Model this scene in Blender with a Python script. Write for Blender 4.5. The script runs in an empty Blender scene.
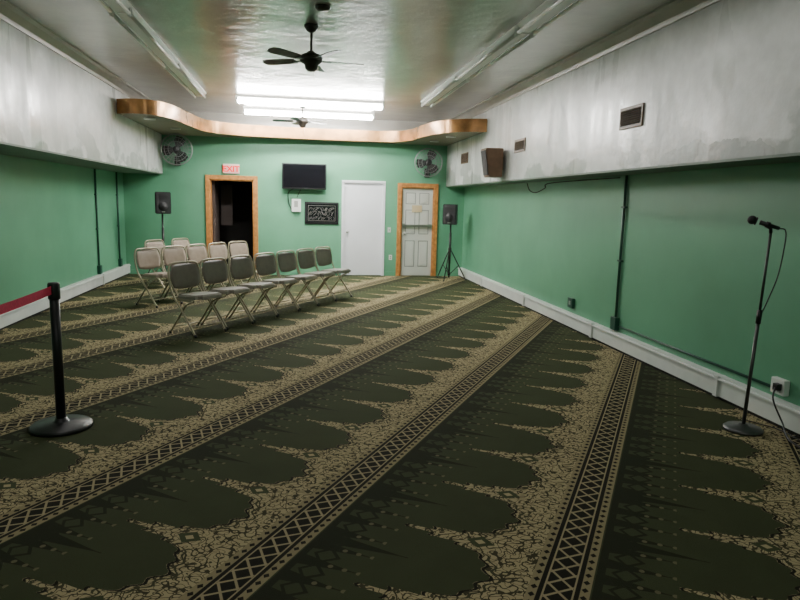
import bpy, bmesh, math, random
from mathutils import Vector, Matrix
random.seed(4)
# ---------------------------------------------------------------- materials
def new_mat(name):
    m=bpy.data.materials.new(name); m.use_nodes=True
    return m, m.node_tree, m.node_tree.nodes['Principled BSDF']
def simple(name,col,rough=0.5,metal=0.0,noise=0.0,scale=8.0,bump=0.0,spec=None,detail=4,coat=0.0):
    m,nt,b=new_mat(name)
    b.inputs['Base Color'].default_value=(*col,1); b.inputs['Roughness'].default_value=rough
    b.inputs['Metallic'].default_value=metal
    if spec is not None: b.inputs['Specular IOR Level'].default_value=spec
    if coat: b.inputs['Coat Weight'].default_value=coat; b.inputs['Coat Roughness'].default_value=0.16
    tc=nt.nodes.new('ShaderNodeTexCoord'); n=nt.nodes.new('ShaderNodeTexNoise')
    n.inputs['Scale'].default_value=scale; n.inputs['Detail'].default_value=detail
    nt.links.new(tc.outputs['Object'],n.inputs['Vector'])
    if noise>0:
        r=nt.nodes.new('ShaderNodeValToRGB')
        r.color_ramp.elements[0].position=0.3; r.color_ramp.elements[1].position=0.7
        r.color_ramp.elements[0].color=(*[c*(1-noise) for c in col],1)
        r.color_ramp.elements[1].color=(*[min(1,c*(1+noise)) for c in col],1)
        nt.links.new(n.outputs['Fac'],r.inputs['Fac']); nt.links.new(r.outputs['Color'],b.inputs['Base Color'])
    if bump>0:
        bp=nt.nodes.new('ShaderNodeBump'); bp.inputs['Strength'].default_value=bump; bp.inputs['Distance'].default_value=0.02
        nt.links.new(n.outputs['Fac'],bp.inputs['Height']); nt.links.new(bp.outputs['Normal'],b.inputs['Normal'])
    return m
def emis(name,col,s):
    m,nt,b=new_mat(name); b.inputs['Base Color'].default_value=(*col,1)
    b.inputs['Emission Color'].default_value=(*col,1); b.inputs['Emission Strength'].default_value=s
    return m
class E:
    nt=None
    def __init__(s,x): s.x=x
    @staticmethod
    def m(op,*a,clamp=False):
        n=E.nt.nodes.new('ShaderNodeMath'); n.operation=op; n.use_clamp=clamp
        for i,v in enumerate(a):
            v=v.x if isinstance(v,E) else v
            if isinstance(v,(int,float)): n.inputs[i].default_value=v
            else: E.nt.links.new(v,n.inputs[i])
        return E(n.outputs[0])
    def __add__(s,o): return E.m('ADD',s,o)
    __radd__=__add__
    def __sub__(s,o): return E.m('SUBTRACT',s,o)
    def __rsub__(s,o): return E.m('SUBTRACT',o,s)
    def __mul__(s,o): return E.m('MULTIPLY',s,o)
    __rmul__=__mul__
    def __truediv__(s,o): return E.m('DIVIDE',s,o)
def fr(a,p): return E.m('FLOORED_MODULO',a,p)
def ab(a): return E.m('ABSOLUTE',a)
def lt(a,b): return E.m('LESS_THAN',a,b)
def gt(a,b): return E.m('GREATER_THAN',a,b)
def mx(a,b): return E.m('MAXIMUM',a,b)
def mn(a,b): return E.m('MINIMUM',a,b)
def mixc(f,a,b):
    n=E.nt.nodes.new('ShaderNodeMix'); n.data_type='RGBA'
    E.nt.links.new(f.x,n.inputs[0])
    for i,v in ((6,a),(7,b)):
        if isinstance(v,tuple): n.inputs[i].default_value=(*v,1)
        else: E.nt.links.new(v,n.inputs[i])
    return n.outputs[2]
def ramp(v,a,b):  # 0..1 between a and b
    return E.m('MULTIPLY',v-a,1.0/(b-a),clamp=True)
def gloss_ceiling():
    m,nt,b=new_mat('ceiling_gloss_paint'); E.nt=nt
    tc=nt.nodes.new('ShaderNodeTexCoord')
    def nz(sc,det):
        n=nt.nodes.new('ShaderNodeTexNoise'); n.inputs['Scale'].default_value=sc; n.inputs['Detail'].default_value=det
        nt.links.new(tc.outputs['Object'],n.inputs['Vector']); return E(n.outputs['Fac'])
    big=nz(1.5,6); ripple=nz(7,3); fine=nz(30,2)
    col=mixc(ramp(big,0.35,0.65),(0.39,0.362,0.335),(0.49,0.455,0.42))
    nt.links.new(col,b.inputs['Base Color'])
    b.inputs['Roughness'].default_value=0.36; b.inputs['Specular IOR Level'].default_value=0.9
    b.inputs['Coat Weight'].default_value=1.0; b.inputs['Coat Roughness'].default_value=0.2; b.inputs['Coat IOR'].default_value=1.7
    h=big*0.9+ripple*0.28+fine*0.04
    bp=nt.nodes.new('ShaderNodeBump'); bp.inputs['Strength'].default_value=0.6; bp.inputs['Distance'].default_value=0.03
    nt.links.new(h.x,bp.inputs['Height']); nt.links.new(bp.outputs['Normal'],b.inputs['Normal']); nt.links.new(bp.outputs['Normal'],b.inputs['Coat Normal'])
    return m
def stained_white():
    m,nt,b=new_mat('soffit_stained_white_paint'); E.nt=nt
    tc=nt.nodes.new('ShaderNodeTexCoord')
    def nz(sc,det,scl=(1,1,1)):
        mp=nt.nodes.new('ShaderNodeMapping'); mp.inputs['Scale'].default_value=scl
        nt.links.new(tc.outputs['Object'],mp.inputs['Vector'])
        n=nt.nodes.new('ShaderNodeTexNoise'); n.inputs['Scale'].default_value=sc; n.inputs['Detail'].default_value=det
        nt.links.new(mp.outputs[0],n.inputs['Vector']); return E(n.outputs['Fac'])
    sp=nt.nodes.new('ShaderNodeSeparateXYZ'); nt.links.new(tc.outputs['Object'],sp.inputs[0])
    X_=E(sp.outputs[0]); Y_=E(sp.outputs[1]); Z=E(sp.outputs[2])
    big=nz(0.9,7); streak=nz(1.6,6,(1,2.2,0.35)); fine=nz(9,6)
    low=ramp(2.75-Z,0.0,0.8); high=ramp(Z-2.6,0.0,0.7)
    stain=E.m('MULTIPLY',ramp(big,0.47,0.60),ramp(streak,0.38,0.56))
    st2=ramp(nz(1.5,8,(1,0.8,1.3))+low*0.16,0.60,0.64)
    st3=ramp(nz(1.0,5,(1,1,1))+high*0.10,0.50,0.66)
    col=mixc(ramp(fine,0.3,0.7),(0.70,0.71,0.695),(0.82,0.83,0.82))
    col=mixc(stain*0.6,col,(0.36,0.38,0.36))
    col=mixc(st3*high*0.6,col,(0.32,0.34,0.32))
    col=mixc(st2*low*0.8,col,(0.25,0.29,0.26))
    # water-damaged patch low on the right-hand soffit, ragged edge
    ey=E.m('POWER',(Y_-4.75)/0.75,2.0)+E.m('POWER',(Z-1.98)/0.17,2.0)+(nz(5,6)-0.5)*2.2
    pt=lt(ey,1.0)*gt(X_,0.0)
    col=mixc(pt*0.8,col,(0.27,0.30,0.28))
    nt.links.new(col,b.inputs['Base Color'])
    rr=ramp(streak,0.3,0.7)*0.25+0.22
    nt.links.new(rr.x,b.inputs['Roughness'])
    bp=nt.nodes.new('ShaderNodeBump'); bp.inputs['Strength'].default_value=0.55; bp.inputs['Distance'].default_value=0.03
    h=big+fine*0.18
    nt.links.new(h.x,bp.inputs['Height']); nt.links.new(bp.outputs['Normal'],b.inputs['Normal'])
    return m

def carpet():
    m,nt,b=new_mat('prayer_carpet'); E.nt=nt
    tc=nt.nodes.new('ShaderNodeTexCoord'); sp=nt.nodes.new('ShaderNodeSeparateXYZ')
    nt.links.new(tc.outputs['Object'],sp.inputs[0])
    X=E(sp.outputs[0]); Y=E(sp.outputs[1])
    u=X*0.53+Y*0.848; v=X*0.848-Y*0.53
    R=1.27; P=0.56
    w=fr(v+0.32,R)            # 0 at stripe centre, grows towards +v
    a=ab(fr(u,P)-P/2)         # 0 at niche centre
    sd=mn(w,R-w)
    black=(0.012,0.011,0.008); green=(0.056,0.069,0.031); dgreen=(0.020,0.024,0.012)
    cream=(0.45,0.375,0.215); mid=(0.20,0.18,0.10)
    def noise(sc,det=1.0):
        n=nt.nodes.new('ShaderNodeTexNoise'); n.inputs['Scale'].default_value=sc; n.inputs['Detail'].default_value=det
        nt.links.new(tc.outputs['Object'],n.inputs['Vector']); return E(n.outputs['Fac'])
    curls=mx(mx(lt(ab(noise(20,0.3)-0.5),0.034),lt(ab(noise(33,0.0)-0.48),0.030)),gt(noise(27,0),0.70))
    creamz=mixc(curls,cream,(0.055,0.050,0.026))
    q=E.m('DIVIDE',a,0.20); dome=E.m('SQRT',mx(1-q*q,0.0))*0.15
    step1=lt(a,0.235)*0.16
    step2=lt(a,0.205)*0.035
    tip=mx(0.035-a*1.1,0.0)
    pil=gt(a,0.266)*0.13
    edge=0.60+dome+step1+step2+tip-pil+E.m('MULTIPLY',E.m('SINE',a*80.0),0.012)
    d=w-edge
    s=fr(u,P/4)-P/8
    sa=ab(s)
    spire=lt(sa,mx((0.42-w),0.0)*0.15+0.003)*gt(w,0.14)*lt(w,0.44)
    spire2=lt(a,mx((0.56-w),0.0)*0.12+0.003)*gt(w,0.14)*lt(w,0.6)
    balls=lt(E.m('POWER',s,2.0)+E.m('POWER',fr(w,0.07)-0.035,2.0),0.00016)*lt(w,0.46)*gt(w,0.3)
    zig=lt(ab(w-(0.24+ab(fr(u,P/4)-P/8)*1.1)),0.012)
    zig2=lt(ab(w-(0.20+ab(fr(u+P/8,P/4)-P/8)*0.9)),0.010)
    base=mixc(noise(5,3),green,tuple(c*0.76 for c in green))
    field=mixc(mx(mx(spire,spire2),mx(zig,zig2)),base,dgreen)
    field=mixc(balls*0.7,field,mid)
    field=mixc(lt(ab(w-0.15),0.018),field,dgreen)
    col=mixc(gt(d,0.0),field,creamz)
    col=mixc(lt(ab(d-0.010),0.008),col,black)
    col=mixc(lt(ab(d-0.048),0.007),col,(0.06,0.06,0.03))
    med=lt(ab(a-P/2)+ab(w-0.86)*0.8,0.055); col=mixc(med,col,green)
    med2=lt(ab(a-P/2)+ab(w-0.86)*0.8,0.022); col=mixc(med2,col,cream)
    bd=lt(sd,0.125); pat=lt(ab(fr(u,0.06)-0.03)+ab(sd-0.102)*1.2,0.018)
    bcol=mixc(pat,(0.31,0.26,0.145),black)
    col=mixc(bd,col,bcol)
    st=lt(sd,0.084)
    vv=v+0.32
    vc=fr(vv+R/2,R)-R/2
    L1=lt(ab(fr(u+vc,0.10)-0.05),0.0085); L2=lt(ab(fr(u-vc,0.10)-0.05),0.0085)
    lat=mx(L1,L2)*lt(sd,0.055)
    rail=lt(ab(sd-0.060),0.004)
    scol=mixc(mx(lat,rail),black,(0.38,0.32,0.185))
    col=mixc(st,col,scol)
    fine=noise(220,2)
    col=mixc(E.m('MULTIPLY',fine,0.30),col,(0.038,0.036,0.022))
    nt.links.new(col,b.inputs['Base Color']); b.inputs['Roughness'].default_value=0.95
    b.inputs['Specular IOR Level'].default_value=0.1
    bp=nt.nodes.new('ShaderNodeBump'); bp.inputs['Strength'].default_value=0.4; bp.inputs['Distance'].default_value=0.01
    nt.links.new(fine.x,bp.inputs['Height']); nt.links.new(bp.outputs['Normal'],b.inputs['Normal'])
    return m
M={}
M['carpet']=carpet()
M['green']=simple('green_wall_paint',(0.13,0.36,0.215),0.42,noise=0.10,scale=1.3,bump=0.2,detail=6)
M['ceil']=gloss_ceiling()
M['ctrim']=simple('ceiling_trim_paint',(0.44,0.42,0.38),0.4,noise=0.1,scale=3)
M['white']=stained_white()
M['trim']=simple('trim_white',(0.72,0.75,0.72),0.45,noise=0.06,scale=5)
M['soffbot']=simple('soffit_underside_shade',(0.16,0.20,0.165),0.6,noise=0.1,scale=2)  # shadow under the soffits painted in as a dark tone
M['wood']=simple('orange_stained_wood',(0.50,0.22,0.06),0.4,noise=0.25,scale=14)
M['copper']=simple('canopy_stained_wood',(0.42,0.21,0.075),0.25,noise=0.4,scale=5,metal=0.4)
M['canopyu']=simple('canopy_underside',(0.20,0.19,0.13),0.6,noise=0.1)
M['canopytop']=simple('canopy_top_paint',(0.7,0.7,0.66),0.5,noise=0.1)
M['door']=simple('door_white_paint',(0.82,0.84,0.87),0.4,noise=0.04,scale=2)
M['doorg']=simple('door_offwhite_paint',(0.66,0.68,0.62),0.4,noise=0.04,scale=2)
M['groove']=simple('door_panel_groove',(0.30,0.32,0.29),0.5)
M['black']=simple('black_plastic',(0.012,0.012,0.013),0.4,noise=0.1)
M['screen']=simple('tv_screen_glass',(0.006,0.006,0.008),0.12)
M['grill']=simple('speaker_grille',(0.02,0.02,0.022),0.7,noise=0.3,scale=120)
M['steel']=simple('brushed_steel',(0.5,0.5,0.48),0.3,metal=1.0,noise=0.05)
M['stand']=simple('dark_chrome',(0.11,0.11,0.11),0.4,metal=0.8,noise=0.05)
M['frame']=simple('chair_tan_metal',(0.40,0.36,0.26),0.35,metal=0.3,noise=0.05)
M['padA']=simple('chair_pad_grey_vinyl',(0.14,0.127,0.10),0.5,noise=0.12,scale=12)
M['seatA']=simple('chair_seat_grey_vinyl',(0.27,0.255,0.215),0.45,noise=0.12,scale=12)
M['padB']=simple('chair_pad_beige_vinyl',(0.32,0.26,0.205),0.55,noise=0.12,scale=12)
M['red']=simple('red_belt_fabric',(0.75,0.03,0.10),0.7,noise=0.1,scale=60)
M['lamp']=emis('fluorescent_lens_lit',(1.0,0.99,0.95),165)
M['tube']=simple('fluorescent_tube_off',(0.85,0.86,0.84),0.25)
M['hous']=simple('fixture_white_enamel',(0.86,0.87,0.84),0.35)
M['brown']=simple('dark_brown_blade',(0.035,0.028,0.022),0.4,noise=0.2,scale=10)
M['dark']=simple('black_parts_and_void_shade',(0.015,0.013,0.012),0.8)  # near-black paints in darkness of the corridor and gaps; also for black parts
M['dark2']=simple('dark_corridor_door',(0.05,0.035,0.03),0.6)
M['vent']=simple('rust_brown_grille',(0.13,0.08,0.045),0.5,noise=0.2)
M['spk']=simple('wood_speaker_veneer',(0.17,0.095,0.055),0.5,noise=0.2)
M['pipe']=simple('dark_green_pipe',(0.02,0.08,0.055),0.4)
M['paper']=simple('notice_paper',(0.62,0.50,0.30),0.8)
M['gold']=simple('gold_print',(0.13,0.13,0.11),0.6)
M['sign']=emis('exit_sign_face',(0.80,0.55,0.50),0.15)
M['signr']=emis('exit_sign_red',(0.9,0.01,0.01),0.9)
M['fanwh']=simple('fan_cage_grey',(0.30,0.31,0.31),0.35,metal=0.5)
# ---------------------------------------------------------------- mesh builder
class MB:
    def __init__(s,name):
        s.name=name; s.bm=bmesh.new(); s.mats=[]
    def mi(s,k):
        if k not in s.mats: s.mats.append(k)
        return s.mats.index(k)
    def add(s,t,k,mat=None,smooth=False):
        i=s.mi(k)
        if mat is not None: bmesh.ops.transform(t,matrix=mat,verts=t.verts)
        bmesh.ops.recalc_face_normals(t,faces=t.faces)
        for f in t.faces: f.material_index=i; f.smooth=smooth
        me=bpy.data.meshes.new('t'); t.to_mesh(me); t.free(); s.bm.from_mesh(me); bpy.data.meshes.remove(me)
    def box(s,c,d,k,rot=None,bev=0.0,seg=2):
        t=bmesh.new(); bmesh.ops.create_cube(t,size=1)
        bmesh.ops.scale(t,vec=Vector(d),verts=t.verts)
        if bev>0: bmesh.ops.bevel(t,geom=list(t.edges),offset=bev,segments=seg,affect='EDGES',profile=0.5)
        m=Matrix.Translation(Vector(c))
        if rot is not None: m=m@rot
        s.add(t,k,m,smooth=False)
    def b2(s,lo,hi,k,bev=0.0):
        lo=Vector(lo);hi=Vector(hi); s.box((lo+hi)/2,hi-lo,k,bev=bev)
    def cyl(s,p,q,r,k,r2=None,seg=20):
        p=Vector(p);q=Vector(q); t=bmesh.new(); L=(q-p).length
        bmesh.ops.create_cone(t,cap_ends=True,segments=seg,radius1=r,radius2=r if r2 is None else r2,depth=L)
        rot=(q-p).to_track_quat('Z','Y').to_matrix().to_4x4()
        s.add(t,k,Matrix.Translation((p+q)/2)@rot,smooth=seg>8)
    def sph(s,c,r,k,sc=(1,1,1),seg=20):
        t=bmesh.new(); bmesh.ops.create_uvsphere(t,u_segments=seg,v_segments=seg//2,radius=r)
        s.add(t,k,Matrix.Translation(Vector(c))@Matrix.Diagonal((*sc,1)),smooth=True)
    def tube(s,pts,r,k,seg=8,closed=False):
        pts=[Vector(p) for p in pts]; n=len(pts); t=bmesh.new(); rings=[]
        ref=None
        for i,p in enumerate(pts):
            if closed: tan=(pts[(i+1)%n]-pts[i-1]).normalized()
            else: tan=(pts[min(i+1,n-1)]-pts[max(i-1,0)]).normalized()
            if ref is None:
                ref=tan.orthogonal().normalized()
            ref=(ref-tan*ref.dot(tan)).normalized(); bi=tan.cross(ref)
            rings.append([t.verts.new(p+ref*math.cos(2*math.pi*j/seg)*r+bi*math.sin(2*math.pi*j/seg)*r) for j in range(seg)])
        for i in range(n if closed else n-1):
            A=rings[i];B=rings[(i+1)%n]
            for j in range(seg): t.faces.new((A[j],A[(j+1)%seg],B[(j+1)%seg],B[j]))
        if not closed:
            t.faces.new(rings[0]); t.faces.new(rings[-1])
        s.add(t,k,smooth=True)
    def lathe(s,prof,k,c=(0,0,0),seg=32,mat=None):
        t=bmesh.new(); rings=[]
        for r,z in prof: rings.append([t.verts.new((r*math.cos(2*math.pi*j/seg),r*math.sin(2*math.pi*j/seg),z)) for j in range(seg)])
        for A,B in zip(rings,rings[1:]):
            for j in range(seg): t.faces.new((A[j],A[(j+1)%seg],B[(j+1)%seg],B[j]))
        t.faces.new(rings[0]); t.faces.new(rings[-1])
        mm=Matrix.Translation(Vector(c)); 
        if mat is not None: mm=mm@mat
        s.add(t,k,mm,smooth=True)
    def poly(s,pts,k,th=0.0,mat=None):
        t=bmesh.new(); f=t.faces.new([t.verts.new(p) for p in pts])
        if th:
            r=bmesh.ops.extrude_face_region(t,geom=[f]); vs=[g for g in r['geom'] if isinstance(g,bmesh.types.BMVert)]
            f.normal_update(); nrm=f.normal.copy(); bmesh.ops.translate(t,vec=nrm*th,verts=vs)
        s.add(t,k,mat)
    def done(s,loc=(0,0,0),rz=0.0,rot=None):
        me=bpy.data.meshes.new(s.name); s.bm.to_mesh(me); s.bm.free()
        for k in s.mats: me.materials.append(M[k])
        o=bpy.data.objects.new(s.name,me); bpy.context.collection.objects.link(o)
        o.location=loc; o.rotation_euler=(0,0,rz)
        return o
def dup(o,loc,rz=0.0):
    n=bpy.data.objects.new(o.name.split('.')[0],o.data); bpy.context.collection.objects.link(n)
    n.location=loc; n.rotation_euler=(0,0,rz); return n
def smooth_curve(pts,n=10,closed=False):
    P=[Vector(p) for p in pts]; out=[]
    for i in range(len(P)-1):
        p0=P[max(i-1,0)];p1=P[i];p2=P[i+1];p3=P[min(i+2,len(P)-1)]
        for j in range(n):
            t=j/n
            out.append(0.5*((2*p1)+(p2-p0)*t+(2*p0-5*p1+4*p2-p3)*t*t+(3*p1-p0-3*p2+p3)*t**3))
    out.append(P[-1]); return out
# ---------------------------------------------------------------- room
XL,XR,YB,YF,ZC=-3.5,3.62,13.9,-2.5,3.32
SL,SR=-2.73,3.2; ZL,ZR=2.05,1.965
b=MB('floor'); b.b2((XL-.2,YF-.2,-.1),(XR+.2,YB+.2,0),'carpet'); b.done()
b=MB('ceiling'); b.b2((XL-.2,YF-.2,ZC),(XR+.2,YB+.2,ZC+.1),'ceil'); b.done()
b=MB('wall_left'); b.b2((XL-.15,YF,0),(XL,YB,ZC),'green'); b.done()
b=MB('wall_right'); b.b2((XR,YF,0),(XR+.15,YB,ZC),'green'); b.done()
b=MB('wall_rear'); b.b2((XL,YF-.15,0),(XR,YF,ZC),'green'); b.done()
D1=(-1.80,-0.92,1.98); D2=(0.96,1.83,2.01); D3=(2.22,2.94,1.93)
b=MB('wall_back')
xs=[XL]; 
for d in (D1,D2,D3): xs+= [d[0],d[1]]
xs.append(XR)
for i in range(0,len(xs),2): b.b2((xs[i],YB,0),(xs[i+1],YB+.15,2.86),'green')
for d in (D1,D2,D3): b.b2((d[0],YB,d[2]),(d[1],YB+.15,2.86),'green')
b.b2((XL,YB,2.86),(XR,YB+.15,ZC),'ctrim'); b.done()
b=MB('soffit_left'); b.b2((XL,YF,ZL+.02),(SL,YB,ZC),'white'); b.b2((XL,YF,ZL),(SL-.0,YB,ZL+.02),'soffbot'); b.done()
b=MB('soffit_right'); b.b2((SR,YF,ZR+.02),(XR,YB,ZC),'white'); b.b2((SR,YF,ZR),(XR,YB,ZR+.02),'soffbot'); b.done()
for nm,x,sg in (('trim_1',SL,1),('trim_2',SR,-1)):
    b=MB(nm)
    prof=[(0,0),(0,-.13),(.02,-.13),(.03,-.09),(.08,-.03),(.13,-.02),(.13,0)]
    t=bmesh.new(); A=[t.verts.new((x+sg*p[0],YF,ZC+p[1])) for p in prof]; B=[t.verts.new((x+sg*p[0],YB,ZC+p[1])) for p in prof]
    n=len(prof)
    for j in range(n): t.faces.new((A[j],A[(j+1)%n],B[(j+1)%n],B[j]))
    b.add(t,'ctrim'); b.done()
# baseboard heaters
b=MB('baseboard_right'); b.b2((XR-.07,YF,0.03),(XR,YB,.20),'trim'); b.b2((XR-.085,YF,0.17),(XR,YB,.185),'trim'); b.b2((XR-.05,YF,0),(XR,YB,.03),'dark')
for y in (0,2.4,4.8,7.2,9.6,12): b.b2((XR-.088,y,.025),(XR,y+.05,.203),'trim')
b.done()
b=MB('baseboard_left'); b.b2((XL,YF,0.03),(XL+.07,YB,.21),'trim'); b.b2((XL,YF,0.175),(XL+.085,YB,.19),'trim'); b.b2((XL,YF,0),(XL+.05,YB,.03),'dark')
for y in (2.4,4.8,7.2,9.6,12): b.b2((XL,y,.025),(XL+.088,y+.05,.213),'trim')
b.done()
b=MB('baseboard_back')
for x0,x1 in ((XL+.09,-1.9),(-.82,.9),(1.88,2.12),(3.04,XR-.09)): b.b2((x0,YB-.015,0),(x1,YB,.09),'green')
b.done()
# ---------------------------------------------------------------- canopy
ctrl=[(SL+.01,10.6,0),(-2.5,10.5,0),(-2.2,10.55,0),(-1.98,11.0,0),(-1.86,11.9,0),(-1.7,12.8,0),(-1.25,13.25,0),(-0.6,13.42,0),(0.3,13.5,0),(1.3,13.5,0),(1.95,13.4,0),(2.22,12.9,0),(2.32,12.1,0),(2.5,11.4,0),(2.8,11.05,0),(3.19,10.9,0)]
cv=smooth_curve(ctrl,8)
b=MB('canopy_wavy_wood'); Z0,Z1=2.83,3.05
t=bmesh.new(); ro=[]
for i,p in enumerate(cv):
    tan=(cv[min(i+1,len(cv)-1)]-cv[max(i-1,0)]).normalized(); nrm=Vector((-tan.y,tan.x,0))
    q=p+nrm*.03; q.x=min(max(q.x,SL+.005),SR-.005)
    ro.append([t.verts.new((p.x,p.y,Z0)),t.verts.new((p.x,p.y,Z1)),t.verts.new((q.x,q.y,Z1)),t.verts.new((q.x,q.y,Z0))])
for A,B in zip(ro,ro[1:]):
    for j in range(4): t.faces.new((A[j],A[(j+1)%4],B[(j+1)%4],B[j]))
t.faces.new(ro[0]); t.faces.new(ro[-1]); b.add(t,'copper',smooth=False)
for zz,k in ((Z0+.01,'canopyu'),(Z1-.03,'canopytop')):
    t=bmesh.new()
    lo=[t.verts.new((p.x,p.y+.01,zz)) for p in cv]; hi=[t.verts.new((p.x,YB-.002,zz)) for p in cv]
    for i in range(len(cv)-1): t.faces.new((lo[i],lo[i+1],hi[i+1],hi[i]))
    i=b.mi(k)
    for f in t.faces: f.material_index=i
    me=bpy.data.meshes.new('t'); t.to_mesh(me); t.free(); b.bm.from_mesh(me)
for x,y in ((-2.35,11.1),(-2.2,12.5),(2.8,11.9),(2.7,12.9)):
    b.lathe([(.06,0),(.09,0),(.09,-.02),(.06,-.02)],'steel',(x,y,Z0+.008)); b.cyl((x,y,Z0-.01),(x,y,Z0+.005),.058,'tube')
b.done()
# ---------------------------------------------------------------- doors
def casing(b,d,w,k,dep=.035):
    b.b2((d[0]-w,YB-dep,0),(d[0],YB-.001,d[2]+w),k,bev=.006)
    b.b2((d[1],YB-dep,0),(d[1]+w,YB-.001,d[2]+w),k,bev=.006)
    b.b2((d[0],YB-dep,d[2]),(d[1],YB-.001,d[2]+w),k,bev=.006)
    b.b2((d[0]+.001,YB-.01,0),(d[0]+.02,YB+.15,d[2]-.001),k); b.b2((d[1]-.02,YB-.01,0),(d[1]-.001,YB+.15,d[2]-.001),k); b.b2((d[0]+.001,YB-.01,d[2]-.02),(d[1]-.001,YB+.15,d[2]-.001),k)
b=MB('door_1'); casing(b,D1,.09,'wood'); b.done()
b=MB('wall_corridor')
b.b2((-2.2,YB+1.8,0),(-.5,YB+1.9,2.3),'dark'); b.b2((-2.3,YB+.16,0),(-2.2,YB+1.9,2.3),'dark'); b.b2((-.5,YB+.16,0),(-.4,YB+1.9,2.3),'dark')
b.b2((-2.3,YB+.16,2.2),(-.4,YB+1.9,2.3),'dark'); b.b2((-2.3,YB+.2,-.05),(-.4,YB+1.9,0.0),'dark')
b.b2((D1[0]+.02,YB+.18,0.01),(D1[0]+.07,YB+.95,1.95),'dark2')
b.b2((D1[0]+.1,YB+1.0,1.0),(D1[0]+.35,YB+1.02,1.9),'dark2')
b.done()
b=MB('door_2'); casing(b,D2,.035,'door',.02); b.b2((D2[0]+.02,YB+.03,0.005),(D2[1]-.02,YB+.07,D2[2]-.02),'door',bev=.004)
b.sph((D2[0]+.09,YB+.0,.95),.03,'steel'); b.cyl((D2[0]+.09,YB+.0,.95),(D2[0]+.09,YB+.04,.95),.012,'steel'); b.done()
b=MB('door_3'); casing(b,D3,.09,'wood'); b.b2((D3[0]+.02,YB+.03,0.005),(D3[1]-.02,YB+.07,D3[2]-.02),'doorg',bev=.004)
xm=(D3[0]+D3[1])/2
for (x0,x1) in ((D3[0]+.10,xm-.04),(xm+.04,D3[1]-.10)):
    for (z0,z1) in ((.2,.78),(.92,1.45),(1.57,1.82)):
        for q0,q1 in (((x0,z0),(x1,z0+.015)),((x0,z1-.015),(x1,z1)),((x0,z0),(x0+.015,z1)),((x1-.015,z0),(x1,z1))):
            b.b2((q0[0],YB+.026,q0[1]),(q1[0],YB+.031,q1[1]),'groove')
        b.box(((x0+x1)/2,YB+.03,(z0+z1)/2),(x1-x0-.07,.014,z1-z0-.07),'doorg',bev=.005)
b.b2((D3[0]+.03,YB-.03,1.08),(D3[1]-.03,YB+.0,1.13),'steel',bev=.006); b.b2((D3[0]+.04,YB-.01,1.06),(D3[0]+.12,YB+.03,1.15),'steel'); b.b2((D3[1]-.12,YB-.01,1.06),(D3[1]-.04,YB+.03,1.15),'steel')
b.b2((xm-.12,YB+.012,1.40),(xm+.10,YB+.024,1.55),'paper'); b.sph((D3[0]+.09,YB+.0,.93),.03,'steel'); b.done()
# ---------------------------------------------------------------- back wall items
b=MB('exit_sign'); b.b2((-1.53,YB-.05,2.11),(-1.2,YB-.001,2.30),'sign',bev=.006)
o=b.done()
cu=bpy.data.curves.new('exit_text','FONT'); cu.body='EXIT'; cu.size=.165; cu.extrude=.003; cu.offset=.004; cu.align_x='CENTER'
to=bpy.data.objects.new('exit_text',cu); bpy.context.collection.objects.link(to); cu.materials.append(M['signr'])
to.parent=o; to.location=(-1.365,YB-.055,2.145); to.rotation_euler=(math.pi/2,0,0)
b=MB('wall_tv'); b.box((.13,YB-.17,2.09),(.92,.06,.53),'black',rot=Matrix.Rotation(math.radians(5),4,'X'),bev=.01)
b.box((.13,YB-.203,2.095),(.86,.005,.47),'screen',rot=Matrix.Rotation(math.radians(5),4,'X'))
b.b2((.03,YB-.15,2.0),(.23,YB-.10,2.2),'black'); b.b2((.1,YB-.12,2.05),(.16,YB-.002,2.15),'black'); b.b2((.0,YB-.02,1.95),(.26,YB-.002,2.25),'black')
b.tube(smooth_curve([(.1,YB-.05,1.9),(.02,YB-.02,1.75),(-.02,YB-.03,1.65)]),.008,'black'); b.done()
b=MB('router_box'); b.b2((-.13,YB-.06,1.35),(.06,YB-.001,1.62),'trim',bev=.01); b.b2((-.08,YB-.065,1.45),(.0,YB-.06,1.58),'groove')
b.tube(smooth_curve([(-.1,YB-.03,1.36),(-.18,YB-.03,1.5),(-.2,YB-.02,1.75),(-.05,YB-.03,1.85)]),.008,'black'); b.done()
b=MB('framed_calligraphy'); b.b2((.14,YB-.03,1.10),(.86,YB-.002,1.57),'black',bev=.008); b.b2((.18,YB-.034,1.14),(.82,YB-.03,1.53),'screen')
for z in (1.17,1.49): b.b2((.21,YB-.037,z),(.79,YB-.033,z+.008),'gold')
for x in (.21,.782): b.b2((x,YB-.037,1.17),(x+.008,YB-.033,1.49),'gold')
for rowz,hh_ in ((1.42,.03),(1.33,.045),(1.23,.03)):
    for j in range(10):
        x=.25+j*.054+random.uniform(-.01,.01)
        k1,k2,k3=random.uniform(.4,1.5),random.uniform(.5,1.6),random.uniform(0,6)
        pts=[(x+.03*math.cos(a*k1+k3),YB-.036,rowz+hh_*math.sin(a*k2+k3*2)) for a in range(6)]
        b.tube(smooth_curve(pts,4),random.choice((.003,.005)),'gold',seg=5)
b.done()
b=MB('wall_switch'); b.b2((1.93,YB-.012,.95),(2.0,YB-.001,1.06),'trim',bev=.003); b.b2((1.957,YB-.02,.99),(1.973,YB-.01,1.02),'groove'); b.done()
b=MB('wall_outlet'); b.b2((1.97,YB-.012,.35),(2.04,YB-.001,.46),'trim',bev=.003); b.b2((1.99,YB-.016,.37),(2.02,YB-.01,.40),'groove'); b.b2((1.99,YB-.016,.41),(2.02,YB-.01,.44),'groove'); b.done()
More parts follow.
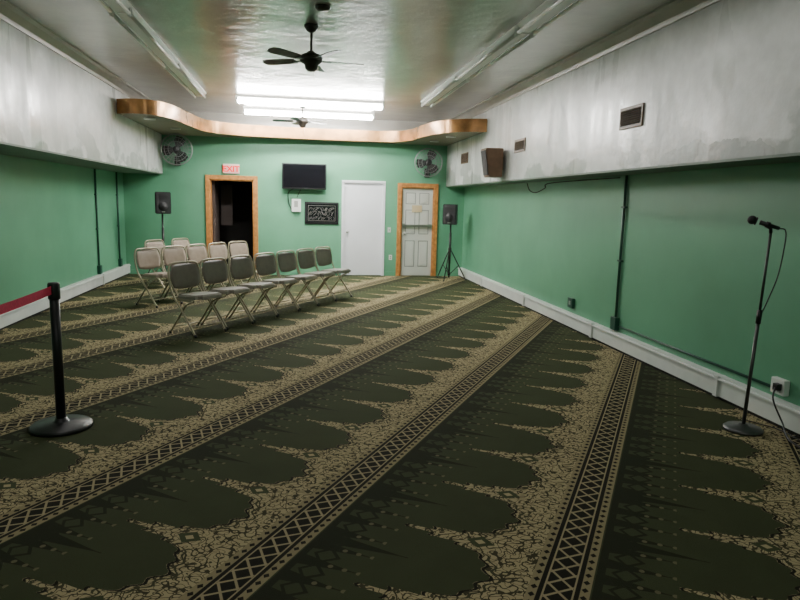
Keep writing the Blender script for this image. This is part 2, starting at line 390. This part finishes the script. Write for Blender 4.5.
# wall fans
def wall_fan(loc,R,tilt):
    b=MB('wall_fan')
    for rr,yy in ((R,0),(R*.98,-.05),(R*.75,-.085),(R*.5,-.10),(R*.98,.05),(R*.6,.08)):
        b.tube([(rr*math.cos(2*math.pi*i/28),yy,rr*math.sin(2*math.pi*i/28)) for i in range(28)],.004 if rr<R else .010,'fanwh',seg=6,closed=True)
    for i in range(24):
        a=2*math.pi*i/24; c,s_=math.cos(a),math.sin(a)
        b.tube([(.04*c,-.11,.04*s_),(R*.5*c,-.10,R*.5*s_),(R*.75*c,-.085,R*.75*s_),(R*c,-.02,R*s_),(R*c,.03,R*s_),(R*.6*c,.08,R*.6*s_),(.08*c,.09,.08*s_)],.0022,'fanwh',seg=4)
    b.lathe([(.0,-.012),(.06,-.012),(.06,.0),(.05,.006),(0,.006)],'black',(0,-.115,0),mat=Matrix.Rotation(math.pi/2,4,'X'))
    for i in range(3):
        rm=Matrix.Rotation(2*math.pi*i/3+.4,4,'Y')@Matrix.Rotation(math.radians(22),4,'Z')
        pts=[(-.03,0,.04),(-.11,0,R*.5),(-.10,0,R*.82),(.0,0,R*.9),(.10,0,R*.8),(.09,0,R*.45),(.03,0,.04)]
        b.poly(pts,'black',.006,mat=rm)
    b.cyl((0,-.03,0),(0,.03,0),.06,'black'); b.cyl((0,.05,0),(0,.22,0),.075,'black')
    b.tube([(0,.18,0),(0,.2,-.12),(0,.26,-.2),(0,.34,-.2)],.02,'black'); b.b2((-.06,.33,-.3),(.06,.355,-.1),'black',bev=.01)
    o=b.done(loc); o.rotation_euler=(0,0,tilt); return o
wall_fan((-2.38,YB-.38,2.53),.30,.12); wall_fan((2.72,YB-.37,2.45),.29,-.12)
# speakers on stands
def speaker_stand(loc,h,rz):
    b=MB('speaker_on_stand')
    b.cyl((0,0,.05),(0,0,h),.018,'black'); b.cyl((0,0,.35),(0,0,1.0),.024,'black')
    b.cyl((0,0,.6),(0,0,.68),.035,'black'); b.cyl((0,0,.1),(0,0,.16),.032,'black')
    for i in range(3):
        a=2*math.pi*i/3+.5; c,s_=math.cos(a),math.sin(a)
        b.tube([(.02*c,.02*s_,.64),(.36*c,.36*s_,.02)],.012,'black'); b.tube([(.02*c,.02*s_,.13),(.20*c,.20*s_,.31)],.009,'black'); b.sph((.36*c,.36*s_,.018),.018,'black')
    prof=[(-.15,-.13),(.15,-.13),(.11,.13),(-.11,.13)]
    t=bmesh.new(); A=[t.verts.new((x,y,h)) for x,y in prof]; B=[t.verts.new((x,y,h+.42)) for x,y in prof]
    t.faces.new(A); t.faces.new(B)
    for j in range(4): t.faces.new((A[j],A[(j+1)%4],B[(j+1)%4],B[j]))
    bmesh.ops.bevel(t,geom=list(t.edges),offset=.012,segments=2,affect='EDGES'); b.add(t,'black')
    b.box((0,-.135,h+.21),(.26,.012,.38),'grill',bev=.004)
    b.cyl((0,-.138,h+.14),(0,-.146,h+.14),.09,'grill'); b.b2((-.07,-.147,h+.29),(.07,-.14,h+.36),'black')
    b.b2((-.03,-.147,h+.03),(.03,-.141,h+.05),'steel')
    return b.done(loc,rz)
speaker_stand((-2.62,13.2,0),1.27,.35); speaker_stand((3.17,13.2,0),1.17,-.5)
# ---------------------------------------------------------------- right wall items
def vent(y0,y1,z0,z1):
    b=MB('wall_vent'); x=SR-.001
    b.b2((x-.015,y0,z0),(x,y1,z1),'vent',bev=.004); b.b2((x-.017,y0+.03,z0+.03),(x-.013,y1-.03,z1-.03),'dark')
    n=7
    for i in range(n):
        z=z0+.045+(z1-z0-.09)*i/(n-1)
        b.box((x-.02,(y0+y1)/2,z),(.014,y1-y0-.07,.005),'vent',rot=Matrix.Rotation(.6,4,'Y'))
    b.done()
vent(5.76,6.2,2.37,2.58); vent(8.95,9.4,2.37,2.56); vent(12.1,12.6,2.38,2.58)
b=MB('wall_speaker')
t=bmesh.new()
A=[t.verts.new((0,-.19,-.22)),t.verts.new((-.20,-.15,-.22)),t.verts.new((-.20,.15,-.22)),t.verts.new((0,.19,-.22))]
B=[t.verts.new((0,-.19,.22)),t.verts.new((-.27,-.15,.22)),t.verts.new((-.27,.15,.22)),t.verts.new((0,.19,.22))]
t.faces.new(A);t.faces.new(B)
for j in range(4): t.faces.new((A[j],A[(j+1)%4],B[(j+1)%4],B[j]))
bmesh.ops.bevel(t,geom=list(t.edges),offset=.008,segments=2,affect='EDGES'); b.add(t,'spk')
b.box((-.24,0,0),(.012,.26,.38),'dark',rot=Matrix.Rotation(-.158,4,'Y'))
b.b2((0,-.03,-.1),(.058,.03,.1),'black'); b.done((SR-.06,9.95,2.25))
def pipe(x,y,sg,zt,zb=.215):
    b=MB('conduit_pipe'); b.tube([(x-sg*.02,y,zb+.05),(x-sg*.02,y,zt)],.016,'pipe')
    lo=min(x-sg*.055,x-sg*.001);hi=max(x-sg*.055,x-sg*.001); b.b2((lo,y-.06,zb),(hi,y+.06,zb+.15),'pipe',bev=.006)
    lo=min(x-sg*.035,x-sg*.001);hi=max(x-sg*.035,x-sg*.001)
    for z in (1.0,1.6): b.b2((lo,y-.04,z),(hi,y+.04,z+.02),'pipe')
    b.done()
pipe(XR,6.75,1,1.96); pipe(XL,12.0,-1,2.045); pipe(XL,13.35,-1,2.045)
b=MB('surface_raceway'); b.tube([(XR-.015,4.26,.27),(XR-.015,6.66,.27)],.012,'pipe'); b.done()
b=MB('outlet_box'); b.b2((XR-.05,4.10,.24),(XR-.001,4.24,.36),'trim',bev=.006); b.b2((XR-.056,4.13,.26),(XR-.05,4.16,.29),'groove'); b.b2((XR-.056,4.18,.26),(XR-.05,4.21,.29),'groove')
b.b2((XR-.09,4.12,.28),(XR-.05,4.17,.33),'black',bev=.004)
b.tube(smooth_curve([(XR-.09,4.14,.30),(XR-.13,4.1,.22),(XR-.12,4.0,.08),(XR-.2,3.8,.008),(XR-.22,3.4,.008),(XR-.3,2.9,.008),(XR-.5,2.2,.008)]),.007,'black',seg=6); b.done()
b=MB('wall_junction_box'); b.b2((XR-.04,7.9,.27),(XR-.001,8.05,.40),'pipe',bev=.006); b.b2((XR-.045,7.95,.31),(XR-.04,8.0,.36),'groove'); b.done()
b=MB('speaker_cable'); b.tube(smooth_curve([(XR-.02,9.9,1.95),(XR-.05,9.7,1.84),(XR-.06,9.4,1.80),(XR-.04,9.1,1.86),(XR-.03,8.9,1.93),(XR-.02,6.9,1.94)]),.007,'dark',seg=6); b.done()
# ---------------------------------------------------------------- ceiling fixtures
def long_fix():
    b=MB('fluorescent_fixture')
    t=bmesh.new(); prof=[(-.10,0),(-.10,-.02),(-.045,-.07),(.045,-.07),(.10,-.02),(.10,0)]
    A=[t.verts.new((x,0,z)) for x,z in prof]; B=[t.verts.new((x,2.42,z)) for x,z in prof]; n=6
    t.faces.new(A);t.faces.new(B)
    for j in range(n): t.faces.new((A[j],A[(j+1)%n],B[(j+1)%n],B[j]))
    b.add(t,'hous')
    for x in (-.08,.08):
        b.cyl((x,.04,-.078),(x,2.38,-.078),.019,'tube',seg=12)
        for y in (.02,2.40): b.b2((x-.015,y-.012,-.10),(x+.015,y+.012,-.02),'trim')
    return b.done()
f0=long_fix(); f0.location=(-1.6,8.95,ZC)
for k in range(1,4): dup(f0,(-1.6,8.95-2.44*k,ZC))
for k in range(0,4): dup(f0,(2.17,8.7-2.44*k,ZC))
def lit(loc,L):
    b=MB('lit_fluorescent_fixture'); h=L/2
    b.b2((-h,-.09,-.045),(h,.09,0),'hous'); 
    for y in (-.08,.08): b.cyl((-h+.03,y,-.10),(h-.03,y,-.10),.022,'lamp',seg=12)
    for x in (-h+.015,h-.015): b.b2((x-.015,-.11,-.125),(x+.015,.11,-.0),'hous')
    b.done(loc)
lit((.22,11.45,ZC),2.5); lit((.22,12.9,ZC),2.5)
def area(name,loc,sx,sy,e,rot=(0,0,0),col=(1,.985,.93)):
    l=bpy.data.lights.new(name,'AREA'); l.shape='RECTANGLE'; l.size=sx; l.size_y=sy; l.energy=e; l.color=col
    o=bpy.data.objects.new(name,l); bpy.context.collection.objects.link(o); o.location=loc; o.rotation_euler=rot; return o
area('added_rear_fill',(.2,-.6,ZC-.1),3.5,.8,50)  # unseen lamp added behind the camera to brighten the foreground
area('added_strip_fill',(-1.6,6.5,ZC-.12),.25,6,28); area('added_strip_fill',(2.17,6.5,ZC-.12),.25,6,28)  # unseen fill lamps added beneath the unlit strip fixtures
# ceiling fans
def cfan(loc,R,ph):
    b=MB('ceiling_fan')
    b.lathe([(0,0),(.07,0),(.07,-.02),(.045,-.06),(.02,-.075),(0,-.075)],'brown',(0,0,ZC-loc[2]))
    b.cyl((0,0,.04),(0,0,ZC-loc[2]-.05),.012,'brown')
    b.lathe([(0,.07),(.03,.07),(.05,.05),(.10,.03),(.115,0),(.11,-.035),(.07,-.06),(.06,-.10),(.035,-.125),(0,-.13)],'brown')
    for i in range(5):
        rm=Matrix.Rotation(2*math.pi*i/5+ph,4,'Z')
        b.poly([(.09,-.022,-.02),(.2,-.03,-.02),(.2,.03,-.02),(.09,.022,-.02)],'brown',.006,mat=rm)
        rb=rm@Matrix.Rotation(math.radians(12),4,'X')
        w=.065
        b.poly([(.17,-w*.8,-.012),(R-.08,-w,-.012),(R-.02,-w*.75,-.012),(R,0,-.012),(R-.02,w*.75,-.012),(R-.08,w,-.012),(.17,w*.8,-.012)],'brown',.006,mat=rb)
    b.tube([(.03,0,-.1),(.035,0,-.25)],.002,'steel',seg=5)
    b.done(loc)
cfan((.13,6.75,3.0),.55,.12); cfan((.08,12.15,3.03),.54,.6)
b=MB('smoke_detector'); b.lathe([(0,0),(.07,0),(.068,-.02),(.05,-.035),(0,-.04)],'brown',(.22,6.1,ZC)); b.done()
# ---------------------------------------------------------------- chairs
def chair(pad,seatm,name):
    b=MB(name); W=.235
    pts=[(.20,-W,.015),(.0,-W,.27),(-.15,-W,.46),(-.20,-W,.57),(-.225,-W,.70)]
    top=[(-.235,-W+.02,.79),(-.24,-W+.07,.827),(-.242,0,.832),(-.24,W-.07,.827),(-.235,W-.02,.79)]
    pts=pts+top+[(x,-y,z) for x,y,z in pts[:5][::-1]]
    b.tube(smooth_curve(pts,5),.0125,'frame',seg=8)
    for s_ in (-1,1):
        y=s_*(W-.03)
        b.tube([(.14,y,.415),(.02,y,.36),(-.25,y,.015)],.0115,'frame',seg=8)
        b.cyl((.20,s_*W,0),(.196,s_*W,.035),.017,'black',seg=10); b.cyl((-.255,y,0),(-.25,y,.03),.016,'black',seg=10)
        b.b2((-.14,y-.004,.40),(.16,y+.004,.43),'frame')
    b.tube([(-.20,-W+.03,.08),(-.20,W-.03,.08)],.008,'frame'); b.tube([(.13,-W,.11),(.13,W,.11)],.008,'frame')
    t=bmesh.new(); bmesh.ops.create_cube(t,size=1); bmesh.ops.scale(t,vec=(.41,.41,.05),verts=t.verts)
    ve=[e for e in t.edges if abs(e.verts[0].co.z-e.verts[1].co.z)>.01]
    bmesh.ops.bevel(t,geom=ve,offset=.06,segments=5,affect='EDGES')
    te=[e for e in t.edges if e.verts[0].co.z>.02 and e.verts[1].co.z>.02]
    bmesh.ops.bevel(t,geom=te,offset=.014,segments=3,affect='EDGES')
    b.add(t,seatm,Matrix.Translation((.03,0,.452))@Matrix.Rotation(math.radians(-3),4,'Y'),smooth=False)
    t=bmesh.new(); nx,nz=10,8; hw,hh=.22,.15
    gr={}
    for sd in (0,1):
        for i in range(nx+1):
            for j in range(nz+1):
                a=-1+2*i/nx; c=-1+2*j/nz
                y=a*math.sqrt(1-c*c*.27)*hw; z=c*math.sqrt(1-a*a*.27)*hh
                bul=.018*(1-a**4)*(1-c**4)
                x=-.028*(1-a*a)+ (bul if sd==0 else -.006)
                gr[sd,i,j]=t.verts.new((x,y,z))
    for i in range(nx):
        for j in range(nz):
            t.faces.new((gr[0,i,j],gr[0,i+1,j],gr[0,i+1,j+1],gr[0,i,j+1])); t.faces.new((gr[1,i,j],gr[1,i,j+1],gr[1,i+1,j+1],gr[1,i+1,j]))
    for i in range(nx):
        for j in (0,nz): t.faces.new((gr[0,i,j],gr[0,i+1,j],gr[1,i+1,j],gr[1,i,j]))
    for j in range(nz):
        for i in (0,nx): t.faces.new((gr[0,i,j],gr[0,i,j+1],gr[1,i,j+1],gr[1,i,j]))
    b.add(t,pad,Matrix.Translation((-.205,0,.67))@Matrix.Rotation(math.radians(-10),4,'Y'),smooth=True)
    return b.done()
dirv=Vector((.53,.848,0)); face=math.atan2(-.53,.848)
cA=chair('padA','seatA','folding_chair'); cB=chair('padB','padB','folding_chair')
st=Vector((-1.17,7.8,0))
for k in range(7):
    p=st+dirv*.555*k; rz=face+random.uniform(-.05,.05)-.1
    if k==0: cA.location=p; cA.rotation_euler=(0,0,rz)
    else: dup(cA,p,rz)
st=Vector((-2.04,9.9,0))
for k in range(5):
    p=st+dirv*.54*k; rz=face+random.uniform(-.06,.06)-.1
    if k==0: cB.location=p; cB.rotation_euler=(0,0,rz)
    else: dup(cB,p,rz)
for p in ((-2.32,11.8,0),(-1.98,12.4,0)): dup(cB,p,face)
# ---------------------------------------------------------------- stanchion
def stanchion(loc):
    b=MB('belt_stanchion')
    b.lathe([(0,0),(.20,0),(.20,.018),(.19,.028),(.06,.045),(.045,.05),(.035,.07),(0,.07)],'black',seg=48)
    b.cyl((0,0,.05),(0,0,.99),.031,'black',seg=28); b.lathe([(0,0),(.036,0),(.038,.01),(.038,.10),(.033,.112),(0,.115)],'black',(0,0,.90))
    return b.done(loc)
s1=stanchion((-1.62,4.57,0)); s2=stanchion((-1.80,2.4,0))
b=MB('belt_barrier_strap')
p=Vector((-1.623,4.53,.965)); q=Vector((-1.797,2.44,.965)); t=bmesh.new(); N=16; ro=[]
for i in range(N+1):
    c=p.lerp(q,i/N); sag=-.03*(1-(2*i/N-1)**2); ro.append([t.verts.new((c.x+dx_,c.y,c.z+sag+dz)) for dx_,dz in ((-.001,-.028),(-.001,.028),(.001,.028),(.001,-.028))])
for A,B in zip(ro,ro[1:]):
    for j in range(4): t.faces.new((A[j],A[(j+1)%4],B[(j+1)%4],B[j]))
b.add(t,'red'); b.done()
# ---------------------------------------------------------------- microphone
b=MB('microphone_stand')
b.lathe([(0,0),(.135,0),(.135,.015),(.12,.028),(.04,.035),(.025,.05),(0,.05)],'stand',seg=40)
X1=.05
b.cyl((0,0,.03),(X1*.6,0,.85),.0125,'stand'); b.cyl((X1*.57,0,.8),(X1*.63,0,.9),.018,'black'); b.cyl((X1*.6,0,.85),(X1,0,1.46),.009,'stand')
b.tube([(X1,0,1.45),(X1-.005,0,1.485),(X1-.03,.0,1.495)],.012,'black')
mp=Vector((.09,-.03,1.485)); mq=Vector((-.06,.06,1.54))
b.cyl(mp,mp.lerp(mq,.72),.012,'black',r2=.017); b.cyl(mp.lerp(mq,.35),mp.lerp(mq,.5),.022,'black')
b.sph(mq,.031,'grill'); dr=(mq-mp).normalized(); b.cyl(mq-dr*.03,mq-dr*.022,.029,'black')
b.tube(smooth_curve([mp,mp-dr*.04,(.13,-.05,1.38),(.12,-.03,1.15),(.07,-.01,.95),(.045,.015,.8),(.025,.015,.4),(.02,.02,.06),(.1,.1,.036),(.2,.1,.008),(.27,-.1,.008),(.2,-.8,.008),(.28,-1.6,.008)],8),.0045,'black',seg=6)
b.done((3.25,4.08,0))
# ---------------------------------------------------------------- camera
F=640; VP=(-102,-100); ROLL=0.025; H=1.6
dy=Vector((VP[0],VP[1],F)).normalized(); dh=Vector((VP[0]+1000,VP[1]+1000*ROLL,F)).normalized()
up=dy.cross(dh).normalized()
if up.y>0: up=-up
dx=dy.cross(up)
if dx.x<0: dx=-dx
cam=bpy.data.cameras.new('camera'); co=bpy.data.objects.new('camera',cam); bpy.context.collection.objects.link(co)
cx=Vector((dx.x,dy.x,up.x)); cy=-Vector((dx.y,dy.y,up.y)); cz=-Vector((dx.z,dy.z,up.z))
mt=Matrix((cx,cy,cz)).transposed().to_4x4(); mt.translation=Vector((0,0,H)); co.matrix_world=mt
cam.sensor_width=36; cam.lens=F/800*36; cam.clip_start=.05
bpy.context.scene.camera=co
w=bpy.data.worlds.new('world'); bpy.context.scene.world=w; w.use_nodes=True
w.node_tree.nodes['Background'].inputs[0].default_value=(.5,.55,.6,1); w.node_tree.nodes['Background'].inputs[1].default_value=.1
